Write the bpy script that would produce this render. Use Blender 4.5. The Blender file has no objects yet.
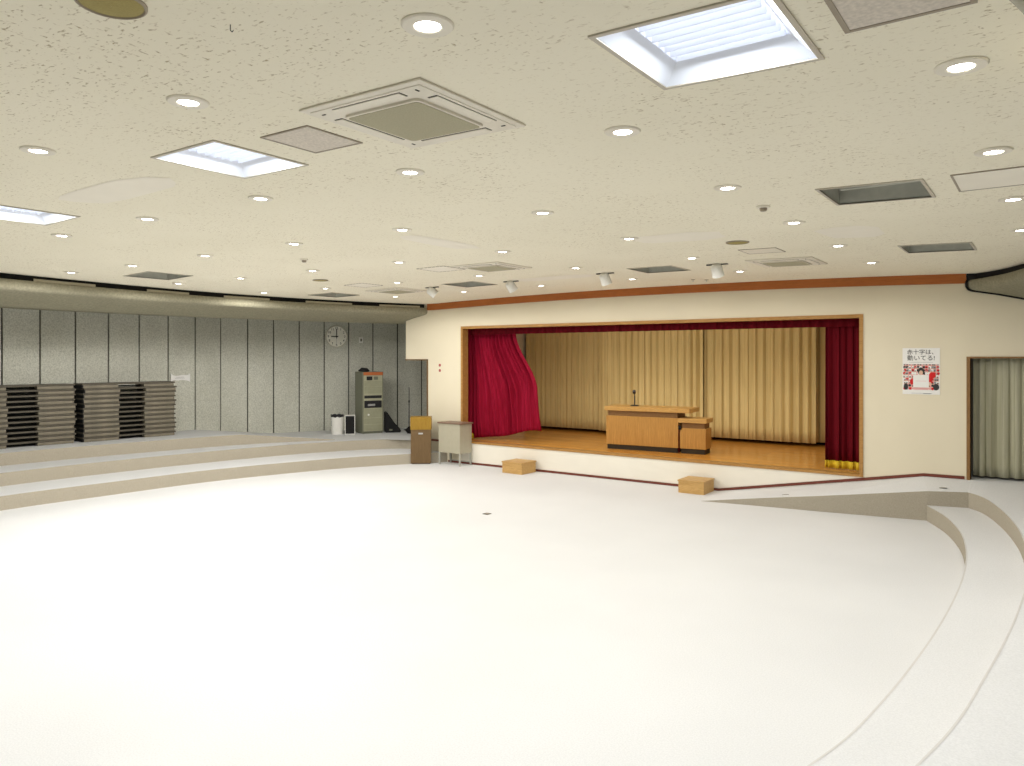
import bpy, bmesh, math, random
from mathutils import Vector, Matrix
random.seed(7)
S = bpy.context.scene
COL = S.collection
PI = math.pi

# ------------------------------------------------------------------ materials
def srgb(r, g, b):
    f = lambda c: (c/255/12.92) if c/255 <= .04045 else ((c/255+.055)/1.055)**2.4
    return (f(r), f(g), f(b), 1)

class NM:
    def __init__(s, name, rough=.6, spec=.3, metal=0):
        s.m = bpy.data.materials.new(name); s.m.use_nodes = True
        s.n = s.m.node_tree.nodes; s.l = s.m.node_tree.links
        s.b = s.n['Principled BSDF']
        s.b.inputs['Roughness'].default_value = rough
        s.b.inputs['Specular IOR Level'].default_value = spec
        s.b.inputs['Metallic'].default_value = metal
        s.tc = s.n.new('ShaderNodeTexCoord')
    def mapping(s, scale=(1, 1, 1), out='Object', loc=(0, 0, 0)):
        m = s.n.new('ShaderNodeMapping'); m.inputs['Scale'].default_value = scale
        m.inputs['Location'].default_value = loc
        s.l.new(s.tc.outputs[out], m.inputs['Vector']); return m.outputs[0]
    def noise(s, vec, scale=5, detail=3, rough=.5):
        t = s.n.new('ShaderNodeTexNoise'); t.inputs['Scale'].default_value = scale
        t.inputs['Detail'].default_value = detail; t.inputs['Roughness'].default_value = rough
        s.l.new(vec, t.inputs['Vector']); return t.outputs['Fac']
    def ramp(s, fac, stops):
        r = s.n.new('ShaderNodeValToRGB'); e = r.color_ramp.elements
        while len(e) < len(stops): e.new(.5)
        for k, (p, c) in enumerate(stops): e[k].position = p; e[k].color = c
        s.l.new(fac, r.inputs[0]); return r.outputs[0]
    def mix(s, fac, a, b, mode='MIX'):
        m = s.n.new('ShaderNodeMix'); m.data_type = 'RGBA'; m.blend_type = mode
        for k, v in ((0, fac), (6, a), (7, b)):
            if hasattr(v, 'links'): s.l.new(v, m.inputs[k])
            else: m.inputs[k].default_value = v
        return m.outputs[2]
    def color(s, c):
        if hasattr(c, 'links'): s.l.new(c, s.b.inputs['Base Color'])
        else: s.b.inputs['Base Color'].default_value = c
    def bump(s, h, strength=.3, dist=.01):
        b = s.n.new('ShaderNodeBump'); b.inputs['Strength'].default_value = strength
        b.inputs['Distance'].default_value = dist
        s.l.new(h, b.inputs['Height']); s.l.new(b.outputs[0], s.b.inputs['Normal'])

def plain(name, c, rough=.6, spec=.3, metal=0, var=.06, scale=12):
    k = NM(name, rough, spec, metal)
    v = k.mapping()
    n = k.noise(v, scale, 3)
    lo = tuple(x*(1-var) for x in c[:3])+(1,); hi = tuple(min(1, x*(1+var)) for x in c[:3])+(1,)
    k.color(k.ramp(n, [(.3, lo), (.7, hi)]))
    return k.m

def glow(name, c, strength):
    k = NM(name); k.color((.8, .8, .8, 1))
    k.b.inputs['Emission Color'].default_value = c
    k.b.inputs['Emission Strength'].default_value = strength
    return k.m

def wood(name, a, b, sc=(1, 1, 1), rough=.4, spec=.4, boards=0, axis=0):
    k = NM(name, rough, spec)
    v = k.mapping(sc)
    n = k.noise(v, 6, 6, .6)
    col = k.ramp(n, [(.3, a), (.7, b)])
    n2 = k.noise(k.mapping(tuple(x*3 for x in sc)), 8, 3)
    col = k.mix(.25, col, k.ramp(n2, [(.35, tuple(x*.7 for x in a[:3])+(1,)), (.6, b)]))
    if boards:
        br = k.n.new('ShaderNodeTexBrick')
        br.inputs['Scale'].default_value = boards
        br.inputs['Mortar Size'].default_value = .004
        br.inputs['Brick Width'].default_value = 2.2; br.inputs['Row Height'].default_value = .16
        br.inputs['Color1'].default_value = (1, 1, 1, 1); br.inputs['Color2'].default_value = (.84, .84, .84, 1)
        br.inputs['Mortar'].default_value = (.35, .3, .25, 1)
        k.l.new(k.mapping(), br.inputs['Vector'])
        col = k.mix(1, col, br.outputs['Color'], 'MULTIPLY')
    k.color(col)
    return k.m

M = {}
# ceiling: cream rock-wool board with short dark fissures
k = NM('ceiling_board', .95, .05)
v = k.mapping((26, 62, 20)); n1 = k.noise(v, 1, 2, .55)
v2 = k.mapping((50, 26, 20), loc=(3, 9, 2)); n2 = k.noise(v2, 1, 2, .5)
big = k.noise(k.mapping((.5, .5, .5)), 1, 2)
base = k.ramp(big, [(.3, (.84, .79, .64, 1)), (.7, (.88, .83, .68, 1))])
p1 = k.ramp(n1, [(.615, (0, 0, 0, 1)), (.72, (1, 1, 1, 1))])
p2 = k.ramp(n2, [(.655, (0, 0, 0, 1)), (.76, (1, 1, 1, 1))])
pp = k.mix(1, p1, p2, 'ADD')
dens = k.ramp(k.noise(k.mapping((1.6, 1.6, 1)), 1, 2), [(.35, (.25, .25, .25, 1)), (.6, (1, 1, 1, 1))])
pm = k.mix(1, pp, dens, 'MULTIPLY')
k.color(k.mix(pm, base, (.45, .375, .24, 1)))
k.bump(pm, -.5, .006) if False else None
M['ceiling'] = k.m
M['patch'] = plain('repainted_ceiling_patch', (.86, .81, .70, 1), .9, .05, var=.02, scale=3)
# carpet
k = NM('pale_carpet', .95, .05)
n = k.noise(k.mapping(), 90, 2); n2 = k.noise(k.mapping(), .5, 3)
c1 = k.ramp(n, [(.3, (.70, .71, .715, 1)), (.7, (.78, .79, .795, 1))])
c2 = k.ramp(n2, [(.35, (.95, .95, .95, 1)), (.65, (1, 1, 1, 1))])
k.color(k.mix(1, c1, c2, 'MULTIPLY')); k.bump(n, .15, .004)
M['carpet'] = k.m
M['nosing'] = plain('carpet_edge', (.63, .62, .60, 1), .9, .05, var=.03)
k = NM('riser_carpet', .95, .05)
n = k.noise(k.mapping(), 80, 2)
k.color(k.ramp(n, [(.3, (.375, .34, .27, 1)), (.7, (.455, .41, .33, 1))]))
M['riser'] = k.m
# stage wall
k = NM('cream_wall', .85, .1)
n = k.noise(k.mapping(), 1.2, 2)
k.color(k.ramp(n, [(.3, (.73, .665, .51, 1)), (.7, (.76, .695, .535, 1))]))
M['cream'] = k.m
M['apron'] = plain('stage_apron_white', (.84, .80, .70, 1), .8, .1, var=.02, scale=2)
# grey porous boards
k = NM('grey_cement_board', .95, .05)
n = k.noise(k.mapping(), 38, 4, .7); nb = k.noise(k.mapping((1, 1, .6)), 1.1, 3)
c1 = k.ramp(n, [(.32, (.44, .445, .385, 1)), (.5, (.62, .62, .54, 1)), (.68, (.74, .74, .66, 1))])
c2 = k.ramp(nb, [(.3, (.86, .86, .84, 1)), (.7, (1, 1, 1, 1))])
k.color(k.mix(1, c1, c2, 'MULTIPLY')); k.bump(n, .35, .01)
M['board'] = k.m
M['joint'] = plain('dark_joint', (.055, .055, .045, 1), .9, .05)
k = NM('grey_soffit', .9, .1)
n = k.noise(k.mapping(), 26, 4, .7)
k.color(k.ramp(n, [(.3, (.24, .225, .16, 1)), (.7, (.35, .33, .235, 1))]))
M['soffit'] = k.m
M['black'] = plain('matt_black', (.012, .012, .012, 1), .7, .2)
M['blackg'] = plain('black_plastic', (.02, .02, .022, 1), .35, .4)
M['cove'] = plain('cove_strip', (.42, .38, .27, 1), .7, .2)
M['crown'] = wood('reddish_brown_trim', (.40, .125, .032, 1), (.47, .155, .042, 1), (.3, 4, 4), .5, .2)
M['basered'] = plain('red_brown_skirting', (.17, .05, .035, 1), .5, .2)
M['frame'] = wood('frame_oak', (.36, .18, .045, 1), (.48, .26, .08, 1), (.5, 3, 3), .4, .3)
M['doorframe'] = wood('door_frame_wood', (.20, .10, .03, 1), (.28, .15, .05, 1), (3, 3, .5), .4, .3)
M['stagefloor'] = wood('stage_boards', (.72, .30, .045, 1), (.86, .42, .08, 1), (.5, 6, 1), .2, .5, boards=1)
M['podium'] = wood('podium_veneer', (.36, .165, .03, 1), (.58, .31, .07, 1), (11, 11, .3), .4, .35)
M['podtop'] = wood('podium_top_veneer', (.48, .25, .06, 1), (.62, .36, .10, 1), (.8, 6, 6), .35, .4)
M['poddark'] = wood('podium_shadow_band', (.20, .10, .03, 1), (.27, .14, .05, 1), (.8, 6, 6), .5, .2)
M['plinth'] = plain('podium_plinth', (.035, .025, .014, 1), .6, .2)
M['boxwood'] = wood('step_box_ply', (.50, .29, .09, 1), (.64, .41, .16, 1), (.6, 5, 5), .45, .3)
M['ochre'] = wood('ochre_board', (.27, .15, .012, 1), (.34, .20, .025, 1), (5, 5, .6), .45, .3)
M['brown'] = wood('brown_laminate', (.135, .082, .032, 1), (.18, .112, .05, 1), (5, 5, .5), .45, .3)
M['desk'] = plain('grey_beige_steel', (.43, .40, .30, 1), .45, .4, var=.03)
M['desktop'] = plain('brown_desk_top', (.21, .13, .09, 1), .4, .4)
M['steel'] = plain('pale_steel', (.45, .45, .40, 1), .35, .5, .3)
def cloth(name, a, b, rough=.85, sheen=.0):
    k = NM(name, rough, .1)
    n = k.noise(k.mapping((30, 30, 1.0)), 1, 3)
    k.color(k.ramp(n, [(.3, a), (.7, b)]))
    if sheen: k.b.inputs['Sheen Weight'].default_value = sheen
    return k.m
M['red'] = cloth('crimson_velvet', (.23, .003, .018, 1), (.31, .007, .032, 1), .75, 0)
M['reddark'] = cloth('shaded_crimson_velvet', (.10, .002, .006, 1), (.14, .004, .010, 1), .8, 0)  # same crimson velvet, with the shade put into its colour
M['beige'] = cloth('beige_curtain_cloth', (.66, .52, .23, 1), (.77, .62, .29, 1))
M['green'] = cloth('olive_grey_curtain_cloth', (.44, .425, .30, 1), (.53, .515, .38, 1))
M['gold'] = cloth('gold_fringe', (.62, .42, .02, 1), (.80, .58, .05, 1), .5)
M['white'] = plain('white_paint', (.80, .79, .74, 1), .5, .3, var=.02)
M['acw'] = plain('cream_plastic', (.78, .73, .62, 1), .5, .3, var=.02)
M['acg'] = plain('olive_filter_grille', (.42, .39, .275, 1), .8, .1, var=.08, scale=120)
M['slot'] = plain('slot_dark', (.05, .045, .035, 1), .8, .1)
M['spk'] = plain('olive_speaker_mesh', (.34, .28, .10, 1), .7, .2, var=.1, scale=150)
M['hatch'] = plain('pinkish_access_board', (.66, .60, .52, 1), .9, .05, var=.12, scale=60)
M['hframe'] = plain('hatch_frame_metal', (.33, .28, .21, 1), .5, .3)
M['trimgrey'] = plain('aluminium_trim', (.50, .46, .38, 1), .4, .4, .2)
M['lamp'] = glow('downlight_glow', (1, .99, .97, 1), 14)
M['tube'] = glow('fluorescent_glow', (.90, .93, 1, 1), 3.6)
M['reflector'] = plain('white_reflector', (.80, .83, .90, 1), .35, .4, var=.01)
M['reflgrey'] = plain('grey_lamp_housing', (.46, .46, .40, 1), .5, .3, var=.08)
M['rack'] = plain('green_grey_cabinet', (.17, .175, .125, 1), .5, .3, var=.05)
M['rackf'] = plain('rack_front_panel', (.40, .39, .27, 1), .5, .3, var=.05)
M['rackf2'] = plain('rack_front_unit', (.33, .33, .225, 1), .5, .3, var=.05)
M['orange'] = plain('orange_strip', (.52, .15, .05, 1), .5, .3)
M['tabtop'] = plain('table_edge_grey', (.10, .088, .065, 1), .55, .3, var=.15)
M['tableg'] = plain('table_leg_taupe', (.21, .185, .135, 1), .5, .3, var=.15, scale=5)
M['silver'] = plain('silver', (.6, .6, .6, 1), .3, .5, .6)
M['paper'] = plain('white_paper', (.84, .83, .80, 1), .8, .1, var=.015)
M['ink'] = plain('dark_ink', (.05, .05, .05, 1), .8, .1)
M['inkg'] = plain('grey_ink', (.32, .32, .32, 1), .8, .1)
M['pred'] = plain('red_ink', (.62, .03, .03, 1), .8, .1)
M['ppink'] = plain('pink_ink', (.75, .40, .38, 1), .8, .1)
M['skin'] = plain('skin_tone_ink', (.72, .48, .35, 1), .8, .1)
M['pinkdot'] = plain('dusty_red_plastic', (.42, .13, .10, 1), .5, .3)
M['clockrim'] = plain('clock_rim_grey', (.62, .60, .50, 1), .4, .4)
M['clockface'] = plain('clock_face_white', (.92, .90, .80, 1), .5, .2, var=.01)
M['plate'] = plain('floor_plate_metal', (.10, .09, .07, 1), .5, .4)

# ------------------------------------------------------------------ mesh helpers
class MB:
    def __init__(s): s.bm = bmesh.new(); s.mi = 0
    def _f(s, vs):
        try:
            f = s.bm.faces.new(vs); f.material_index = s.mi; return f
        except ValueError: return None
    def quad(s, *p): return s._f([s.bm.verts.new(q) for q in p])
    def box(s, x0, y0, z0, x1, y1, z1, bev=0, M4=None):
        v = [s.bm.verts.new(q) for q in ((x0,y0,z0),(x1,y0,z0),(x1,y1,z0),(x0,y1,z0),(x0,y0,z1),(x1,y0,z1),(x1,y1,z1),(x0,y1,z1))]
        fs = [s._f([v[i] for i in q]) for q in ((0,3,2,1),(4,5,6,7),(0,1,5,4),(1,2,6,5),(2,3,7,6),(3,0,4,7))]
        if bev:
            ed = list({e for f in fs for e in f.edges})
            r = bmesh.ops.bevel(s.bm, geom=ed, offset=bev, segments=2, affect='EDGES', profile=.5)
            for f in r['faces']: f.material_index = s.mi
            v = list({q for f in r['faces'] for q in f.verts} | {q for q in v if q.is_valid})
        if M4 is not None: bmesh.ops.transform(s.bm, matrix=M4, verts=v)
        return s
    def rail(s, p, q, w, h):     # a bar of rectangular section between two points
        p, q = Vector(p), Vector(q); d = (q-p); L = d.length
        R = d.to_track_quat('Z', 'Y').to_matrix().to_4x4(); R.translation = p
        return s.box(-w/2, -h/2, 0, w/2, h/2, L, M4=R)
    def lathe(s, prof, c=(0, 0, 0), n=32, M4=None, cap=True):
        vs = []; al = []
        for (r, z) in prof:
            ring = [s.bm.verts.new((c[0]+r*math.cos(2*PI*i/n), c[1]+r*math.sin(2*PI*i/n), c[2]+z)) for i in range(n)]
            vs.append(ring); al += ring
        for a, b in zip(vs, vs[1:]):
            for i in range(n): f = s._f([a[i], a[(i+1) % n], b[(i+1) % n], b[i]])
        if cap: s._f(vs[0][::-1]); s._f(vs[-1])
        if M4 is not None: bmesh.ops.transform(s.bm, matrix=M4, verts=al)
        return s
    def tube(s, p, q, r, n=12):
        p, q = Vector(p), Vector(q); R = (q-p).to_track_quat('Z', 'Y').to_matrix().to_4x4(); R.translation = p
        return s.lathe([(r, 0), (r, (q-p).length)], n=n, M4=R)
    def prism(s, pts, z0, z1):
        a = [s.bm.verts.new((x, y, z0)) for x, y in pts]; b = [s.bm.verts.new((x, y, z1)) for x, y in pts]
        s._f(a[::-1]); s._f(b); n = len(pts)
        for i in range(n): s._f([a[i], a[(i+1) % n], b[(i+1) % n], b[i]])
        return s
    def sheet(s, rows):          # grid of points
        g = [[s.bm.verts.new(p) for p in r] for r in rows]
        for a, b in zip(g, g[1:]):
            for i in range(len(a)-1): s._f([a[i], a[i+1], b[i+1], b[i]])
        return s
    def build(s, name, mats, parent=None, smooth=False, recalc=True):
        if recalc: bmesh.ops.recalc_face_normals(s.bm, faces=s.bm.faces)
        me = bpy.data.meshes.new(name); s.bm.to_mesh(me); s.bm.free()
        for m in (mats if isinstance(mats, (list, tuple)) else [mats]): me.materials.append(m)
        if smooth:
            me.polygons.foreach_set('use_smooth', [True]*len(me.polygons))
            try: me.set_sharp_from_angle(angle=math.radians(40))
            except Exception: pass
        o = bpy.data.objects.new(name, me); COL.objects.link(o)
        if parent: o.parent = parent
        return o

def tag(o, label, cat, group=None, kind=None):
    o['label'] = label; o['category'] = cat
    if group: o['group'] = group
    if kind: o['kind'] = kind
    return o
def struct(o, label=None):
    o['kind'] = 'structure'
    if label: o['label'] = label; 
    return o
def thing(name, label, cat, loc=(0, 0, 0), rz=0, group=None):
    o = bpy.data.objects.new(name, None); COL.objects.link(o)
    o.location = loc; o.rotation_euler = (0, 0, rz); o.empty_display_size = .2
    return tag(o, label, cat, group)
def copy_tree(o, parent=None):
    c = o.copy(); COL.objects.link(c)
    if parent: c.parent = parent
    for ch in [q for q in bpy.data.objects if q.parent == o]: copy_tree(ch, c)
    return c
def solidify(o, t, off=0):
    m = o.modifiers.new('thickness', 'SOLIDIFY'); m.thickness = t; m.offset = off
def text_bm(mb, body, size, M4, ext=.0006):
    cu = bpy.data.curves.new('t', 'FONT'); cu.body = body; cu.size = size
    cu.offset = size*.004; cu.align_x = 'CENTER'; cu.align_y = 'CENTER'; cu.extrude = ext
    o = bpy.data.objects.new('t', cu); COL.objects.link(o)
    bpy.context.view_layer.update()
    dg = bpy.context.evaluated_depsgraph_get()
    me = bpy.data.meshes.new_from_object(o.evaluated_get(dg))
    me.transform(M4)
    n0 = len(mb.bm.faces)
    mb.bm.from_mesh(me); mb.bm.faces.ensure_lookup_table()
    for f in mb.bm.faces[n0:]: f.material_index = mb.mi
    bpy.data.meshes.remove(me); bpy.data.objects.remove(o); bpy.data.curves.remove(cu)

def spline(pts, n=8):            # Catmull-Rom through plan points
    P = [Vector(p) for p in pts]; P = [P[0]*2-P[1]] + P + [P[-1]*2-P[-2]]; out = []
    for i in range(1, len(P)-2):
        a, b, c, d = P[i-1:i+3]
        for k in range(n):
            t = k/n
            out.append(.5*((2*b)+(c-a)*t+(2*a-5*b+4*c-d)*t*t+(3*b-a-3*c+d)*t**3))
    out.append(P[-2]); return out

# ------------------------------------------------------------------ room measurements
WY = 12.8                        # plane of the stage wall
R1, R2, R3 = .22, .44, .66       # tier levels
SF = .49                         # stage floor
def cz(x): return 3.56 + .085*max(0, 1-((x+6)/5.3)**2)   # slightly cambered ceiling

# ------------------------------------------------------------------ floor and tiers
f = MB(); f.quad((-17, -4, 0), (4.5, -4, 0), (4.5, WY+.1, 0), (-17, WY+.1, 0))
struct(f.build('floor', M['carpet']))

def lerp(a, b, t): return a+(b-a)*t
NOSE = []
def nose(P, zfun):
    a, b = [], []
    for p in P:
        d = (p-Vector((-6.4, 7.0))).normalized(); q = p+d*.014
        a.append((p.x, p.y, zfun(p)+.0012)); b.append((q.x, q.y, zfun(p)+.0012))
    NOSE.append((a, b))
def tier(inner, zfun, outer_z, name, prevz, n=8):
    """riser along the inner plan curve plus the tread behind it, out to the walls"""
    P = spline(inner, n)
    c = Vector((-6.4, 7.0))
    nose(P, zfun)
    top, bot, far = [], [], []
    for i, p in enumerate(P):
        z = zfun(p); d = (p-c)
        far.append((p.x+d.x*outer_z, p.y+d.y*outer_z, z))
        top.append((p.x, p.y, z)); bot.append((p.x, p.y, prevz))
    m = MB(); m.mi = 1; m.sheet([bot, top]); m.mi = 0; m.sheet([top, far])
    return m
L1 = [(-10.95, 12.95), (-11.05, 12.6), (-11.4, 12.1), (-12.04, 10.95), (-12.42, 9.9), (-12.72, 8.8), (-12.9, 7.8), (-12.98, 6.4), (-13.03, 4.8),
      (-12.7, 3.1), (-11.6, 1.5), (-9.5, .45), (-7, .1), (-4.6, .35), (-2.6, 1.3), (-1.45, 2.7), (-1.02, 4.1), (-.86, 5.0), (-.74, 6.4),
      (-.69, 7.8), (-.71, 9.0), (-.8, 10.0), (-.93, 10.75), (-1.14, 11.5), (-1.44, 12.2)]
L2 = [(-11.1, 12.9), (-11.9, 12.74), (-12.35, 12.55), (-12.8, 12.0), (-13.3, 10.9), (-13.6, 9.8), (-13.82, 8.6), (-13.98, 7.2), (-14.02, 5.2),
      (-13.7, 3.0), (-12.4, .8), (-10, -.5), (-7, -.85), (-4.4, -.6), (-2.2, .5), (-.95, 2.4), (-.48, 4.1), (-.31, 5.4), (-.2, 6.8),
      (-.16, 8.2), (-.24, 9.6), (-.38, 10.6), (-.58, 11.5), (-.76, 12.05), (-.94, 12.34)]
def offs(P, r): return [tuple(Vector(p)+(Vector(p)-Vector((-6.4, 7))).normalized()*r) for p in P]
m1 = tier(L1, lambda p: R1, .35, 'a', 0)
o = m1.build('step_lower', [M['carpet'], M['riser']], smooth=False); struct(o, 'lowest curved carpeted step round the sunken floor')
# middle tier: level platform, then it slopes up a little to the doorway at the right
P = spline(L2, 8); nose(P, lambda p: R2); rows = [[], [], []]; lowr = []
for p in P:
    d = (p-Vector((-6.4, 7.0))).normalized()
    q = p + d*1.1
    rows[0].append((p.x, p.y, R1)); rows[1].append((p.x, p.y, R2))
m = MB(); m.mi = 1; m.sheet([rows[0], rows[1]]); m.mi = 0
# tread outwards, to the walls; by the doorway it rises gently to the wall line
far = []; mid = []
for p in P:
    d = (p-Vector((-6.4, 7.0)))
    if p.x > -3 and p.y > 8.5:
        w_ = (p.y-8.5)/(12.34-8.5)
        q = Vector((lerp(1.9, -.94, w_**3), lerp(10.2, WY, min(1, w_*1.6)))); z = R2+lerp(0, .115, min(1, w_*1.6))
    else: q = p + d*.55; z = R2
    far.append((q.x, q.y, z))
m.sheet([rows[1], far])
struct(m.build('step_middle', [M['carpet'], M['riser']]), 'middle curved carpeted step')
for a, b in NOSE:
    m_ = MB(); m_.sheet([a, b]); struct(m_.build('step_edge_strip', M['nosing']), 'thin seam along the edge of a carpeted step')
# corridor floors behind the wall line
c_ = MB(); c_.quad((-17, 10.5, R2-.002), (-11.4, 12.85, R2-.002), (-11.4, 18.4, R2-.002), (-17, 18.4, R2-.002))
c_.quad((-1.0, WY-.02, R2+.113), (4.5, WY-.02, R2+.113), (4.5, 18.4, R2+.113), (-1.0, 18.4, R2+.113))
struct(c_.build('floor_passage', M['carpet']))
# upper tier on the left, ramping down towards the stage
L3 = [(-13.35, 11.6), (-13.85, 10.8), (-14.25, 9.9), (-14.5, 9.0), (-14.8, 7.2), (-14.92, 5.4), (-14.7, 3.0), (-13.3, .1), (-10.4, -1.5), (-7, -1.85),
      (-3.8, -1.6), (-1.6, -.7), (-.1, 1.2), (.45, 3.2), (.65, 5.5), (.75, 8), (.7, 10), (.9, 11.4)]
def z3(p): return R2+.002 + (R3-R2)*min(1, max(0, (11.7-p.y)/1.9))
m = MB(); P = spline(L3, 8)
m.mi = 1; m.sheet([[(p.x, p.y, R2) for p in P], [(p.x, p.y, z3(p)) for p in P]]); m.mi = 0
m.sheet([[(p.x, p.y, z3(p)) for p in P], [(p.x+(p.x+6.4)*.4, p.y+((p.y-7)*.4 if p.y < 7 else 0), z3(p)) for p in P]])
m.quad((-13.35, 11.6, R2+.001), (-17, 11.6, R2+.001), (-17, 12.6, R2+.001), (-13, 12.6, R2+.001))
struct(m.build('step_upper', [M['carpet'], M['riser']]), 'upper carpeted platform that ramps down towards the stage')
# ramp along the stage front at the right
m = MB()
FR = [(-4.62, 11.72, .004), (-3.72, 11.87, .125), (-2.83, 11.98, .24), (-1.43, 12.21, .425), (-.94, 12.34, R2)]
BK = [(-4.72, WY, .002), (-3.72, WY, .16), (-2.83, WY, .318), (-1.55, WY, .553), (-.94, WY, R2+.115)]
m.mi = 0; m.sheet([FR, BK]); m.mi = 1
m.sheet([[(x, y, -.01) for x, y, z in FR], FR])
struct(m.build('ramp', [M['carpet'], M['riser']]), 'carpeted ramp rising along the stage front')

# ------------------------------------------------------------------ ceiling with openings
HOLES = {}      # centre x, y -> lit?
LIT = [(-1.09, 2.85), (-4.36, 2.91), (-7.57, 2.92)]
DARK = [(-1.05, 6.1), (-1.02, 9.55), (-4.67, 10.2), (-8.28, 10.25), (-11.35, 9.84), (-10.88, 6.04)]
HS = .34
holes = [(x-HS, y-HS, x+HS, y+HS) for x, y in LIT+DARK]
xs = sorted(set([-17.2, 4.7] + [round(-16.5+i*.75, 3) for i in range(28)] + [h[0] for h in holes] + [h[2] for h in holes]))
ys = sorted(set([-4.2, 18.6] + [h[1] for h in holes] + [h[3] for h in holes]))
m = MB(); vt = {}
def cv(x, y):
    if (x, y) not in vt: vt[(x, y)] = m.bm.verts.new((x, y, cz(x)))
    return vt[(x, y)]
for a, b in zip(xs, xs[1:]):
    for c, d in zip(ys, ys[1:]):
        mx, my = (a+b)/2, (c+d)/2
        if any(h[0] < mx < h[2] and h[1] < my < h[3] for h in holes): continue
        m._f([cv(a, c), cv(a, d), cv(b, d), cv(b, c)])
struct(m.build('ceiling', M['ceiling'], smooth=True))

# ------------------------------------------------------------------ walls
def panel_wall(name, path, z0, z1, inward):
    """porous grey boards between joint points, raised off a dark backing"""
    m = MB()
    for i, (a, b) in enumerate(zip(path, path[1:])):
        a, b = Vector(a), Vector(b); d = (b-a).normalized(); n = Vector((-d.y, d.x))*inward
        g = .016
        p, q = a+d*g, b-d*g
        for (u, v) in ((z0, 1.328), (1.331, z1)):
            m.mi = 0
            A, B = p+n*.035, q+n*.035
            m.prism([tuple(p), tuple(q), tuple(B), tuple(A)], u, v)
        m.mi = 1
        c, e = a-n*.05, b-n*.05
        m.prism([tuple(a), tuple(b), tuple(e), tuple(c)], z0, z1)
    return struct(m.build(name, [M['board'], M['joint']]))
left = [(-16.2, -3.85+.664*i) for i in range(22)]
left = [(-16.2, 10.52-.66*i) for i in range(22, 0, -1)] + [(-16.2, 10.52), (-16.04, 11.16), (-15.84, 11.77), (-15.61, 12.38), (-15.36, 12.98), (-15.06, 13.55),
        (-14.73, 14.11), (-14.32, 14.62), (-13.93, 15.15), (-13.5, 15.65), (-13.0, 16.1), (-12.45, 16.45), (-11.85, 16.7), (-11.3, 16.85)]
panel_wall('wall_left', left, 0, 3.6, -1)
panel_wall('wall_back', [(-16.3+.66*i, -3.9) for i in range(32)], 0, 3.6, 1)
panel_wall('wall_right', [(4.4, -3.9+.66*i) for i in range(26)], 0, 3.6, 1)

# stage wall, with the stage opening, the doorway and the low opening at its left end
m = MB()
def wallbox(x0, x1, z0, z1, th=.15):
    m.box(x0, WY, z0, x1, WY+th, z1)
PX0, PX1, PZ = -10.58, -2.39, 3.025
DX0, DX1, DZ = -.95, .85, 2.33
wallbox(-12.26, -11.57, 2.30, 3.7); wallbox(-11.57, PX0, 0, 3.7); wallbox(PX0, PX1, PZ, 3.7)
wallbox(PX1, DX0, 0, 3.7); wallbox(DX0, DX1, DZ, 3.7); wallbox(DX1, 4.5, 0, 3.7)
struct(m.build('wall_stage', M['cream']), 'cream wall round the stage opening')
m = MB(); m.box(PX0+.0, WY, 0, PX1, WY+.12, SF-.03)
struct(m.build('wall_stage_apron', M['apron']), 'white front of the low stage')
# stage house
m = MB()
m.box(-11.45, WY+.15, 0, -11.3, 17.6, 3.7); m.box(-1.3, WY+.15, 0, -1.15, 17.6, 3.7); m.box(-11.45, 17.6, 0, -1.15, 17.75, 3.7)
struct(m.build('wall_stage_inner', M['cream']), 'plain walls behind the stage curtains')
m = MB(); m.box(-11.3, WY+.1, SF-.06, -1.3, 17.6, SF)
struct(m.build('floor_stage', M['stagefloor']), 'glossy orange-brown wooden stage floor')
m = MB()
fw = .055
m.box(PX0, WY-.02, SF-.03, PX1, WY+.17, SF+.010)
m.box(PX0, WY-.02, SF+.012, PX0+fw, WY+.17, PZ); m.box(PX1-fw, WY-.02, SF+.012, PX1, WY+.17, PZ)
m.box(PX0+fw, WY-.02, PZ-fw, PX1-fw, WY+.17, PZ)
struct(m.build('trim_1', M['frame']), 'oak frame round the stage opening')
# reddish crown strip following the ceiling
m = MB(); N = 40
X = [-11.57+(10.57)*i/N for i in range(N+1)]
m.sheet([[(x, WY-.03, cz(x)-.142) for x in X], [(x, WY-.03, cz(x)+.02) for x in X]])
m.sheet([[(x, WY-.03, cz(x)-.142) for x in X], [(x, WY+.01, cz(x)-.142) for x in X]])
m.quad((X[-1], WY-.03, cz(X[-1])-.142), (X[-1], WY+.01, cz(X[-1])-.142), (X[-1], WY+.01, 3.6), (X[-1], WY-.03, 3.6))
struct(m.build('trim_2', M['crown']), 'reddish brown strip along the top of the stage wall')
# skirting
m = MB()
def skirt(x0, z0, x1, z1, h=.045):
    m.sheet([[(x0, WY-.012, z0), (x1, WY-.012, z1)], [(x0, WY-.012, z0+h), (x1, WY-.012, z1+h)], [(x0, WY+.01, z0+h), (x1, WY+.01, z1+h)]])
skirt(-10.95, 0, -4.72, 0); skirt(-4.72, 0, -1.55, .553); skirt(-1.55, .553, -1.02, .557); skirt(-11.57, R2, -11.15, R2)
struct(m.build('baseboard_stage', M['basered']))
# doorway frame, right; jamb, left
m = MB()
m.box(DX0-.045, WY-.02, .5, DX0+.0, WY+.17, DZ+.025); m.box(DX1, WY-.02, .5, DX1+.045, WY+.17, DZ+.025); m.box(DX0, WY-.02, DZ, DX1, WY+.17, DZ+.025)
struct(m.build('door_1', M['doorframe']), 'oak framed doorway hung with a curtain')
m = MB(); m.box(-11.6, WY-.01, R2, -11.56, WY+.16, 2.3); m.box(-12.27, WY-.01, 2.27, -11.56, WY+.16, 2.3)
struct(m.build('trim_3', M['brown']), 'brown edging of the low opening at the left')

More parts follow.
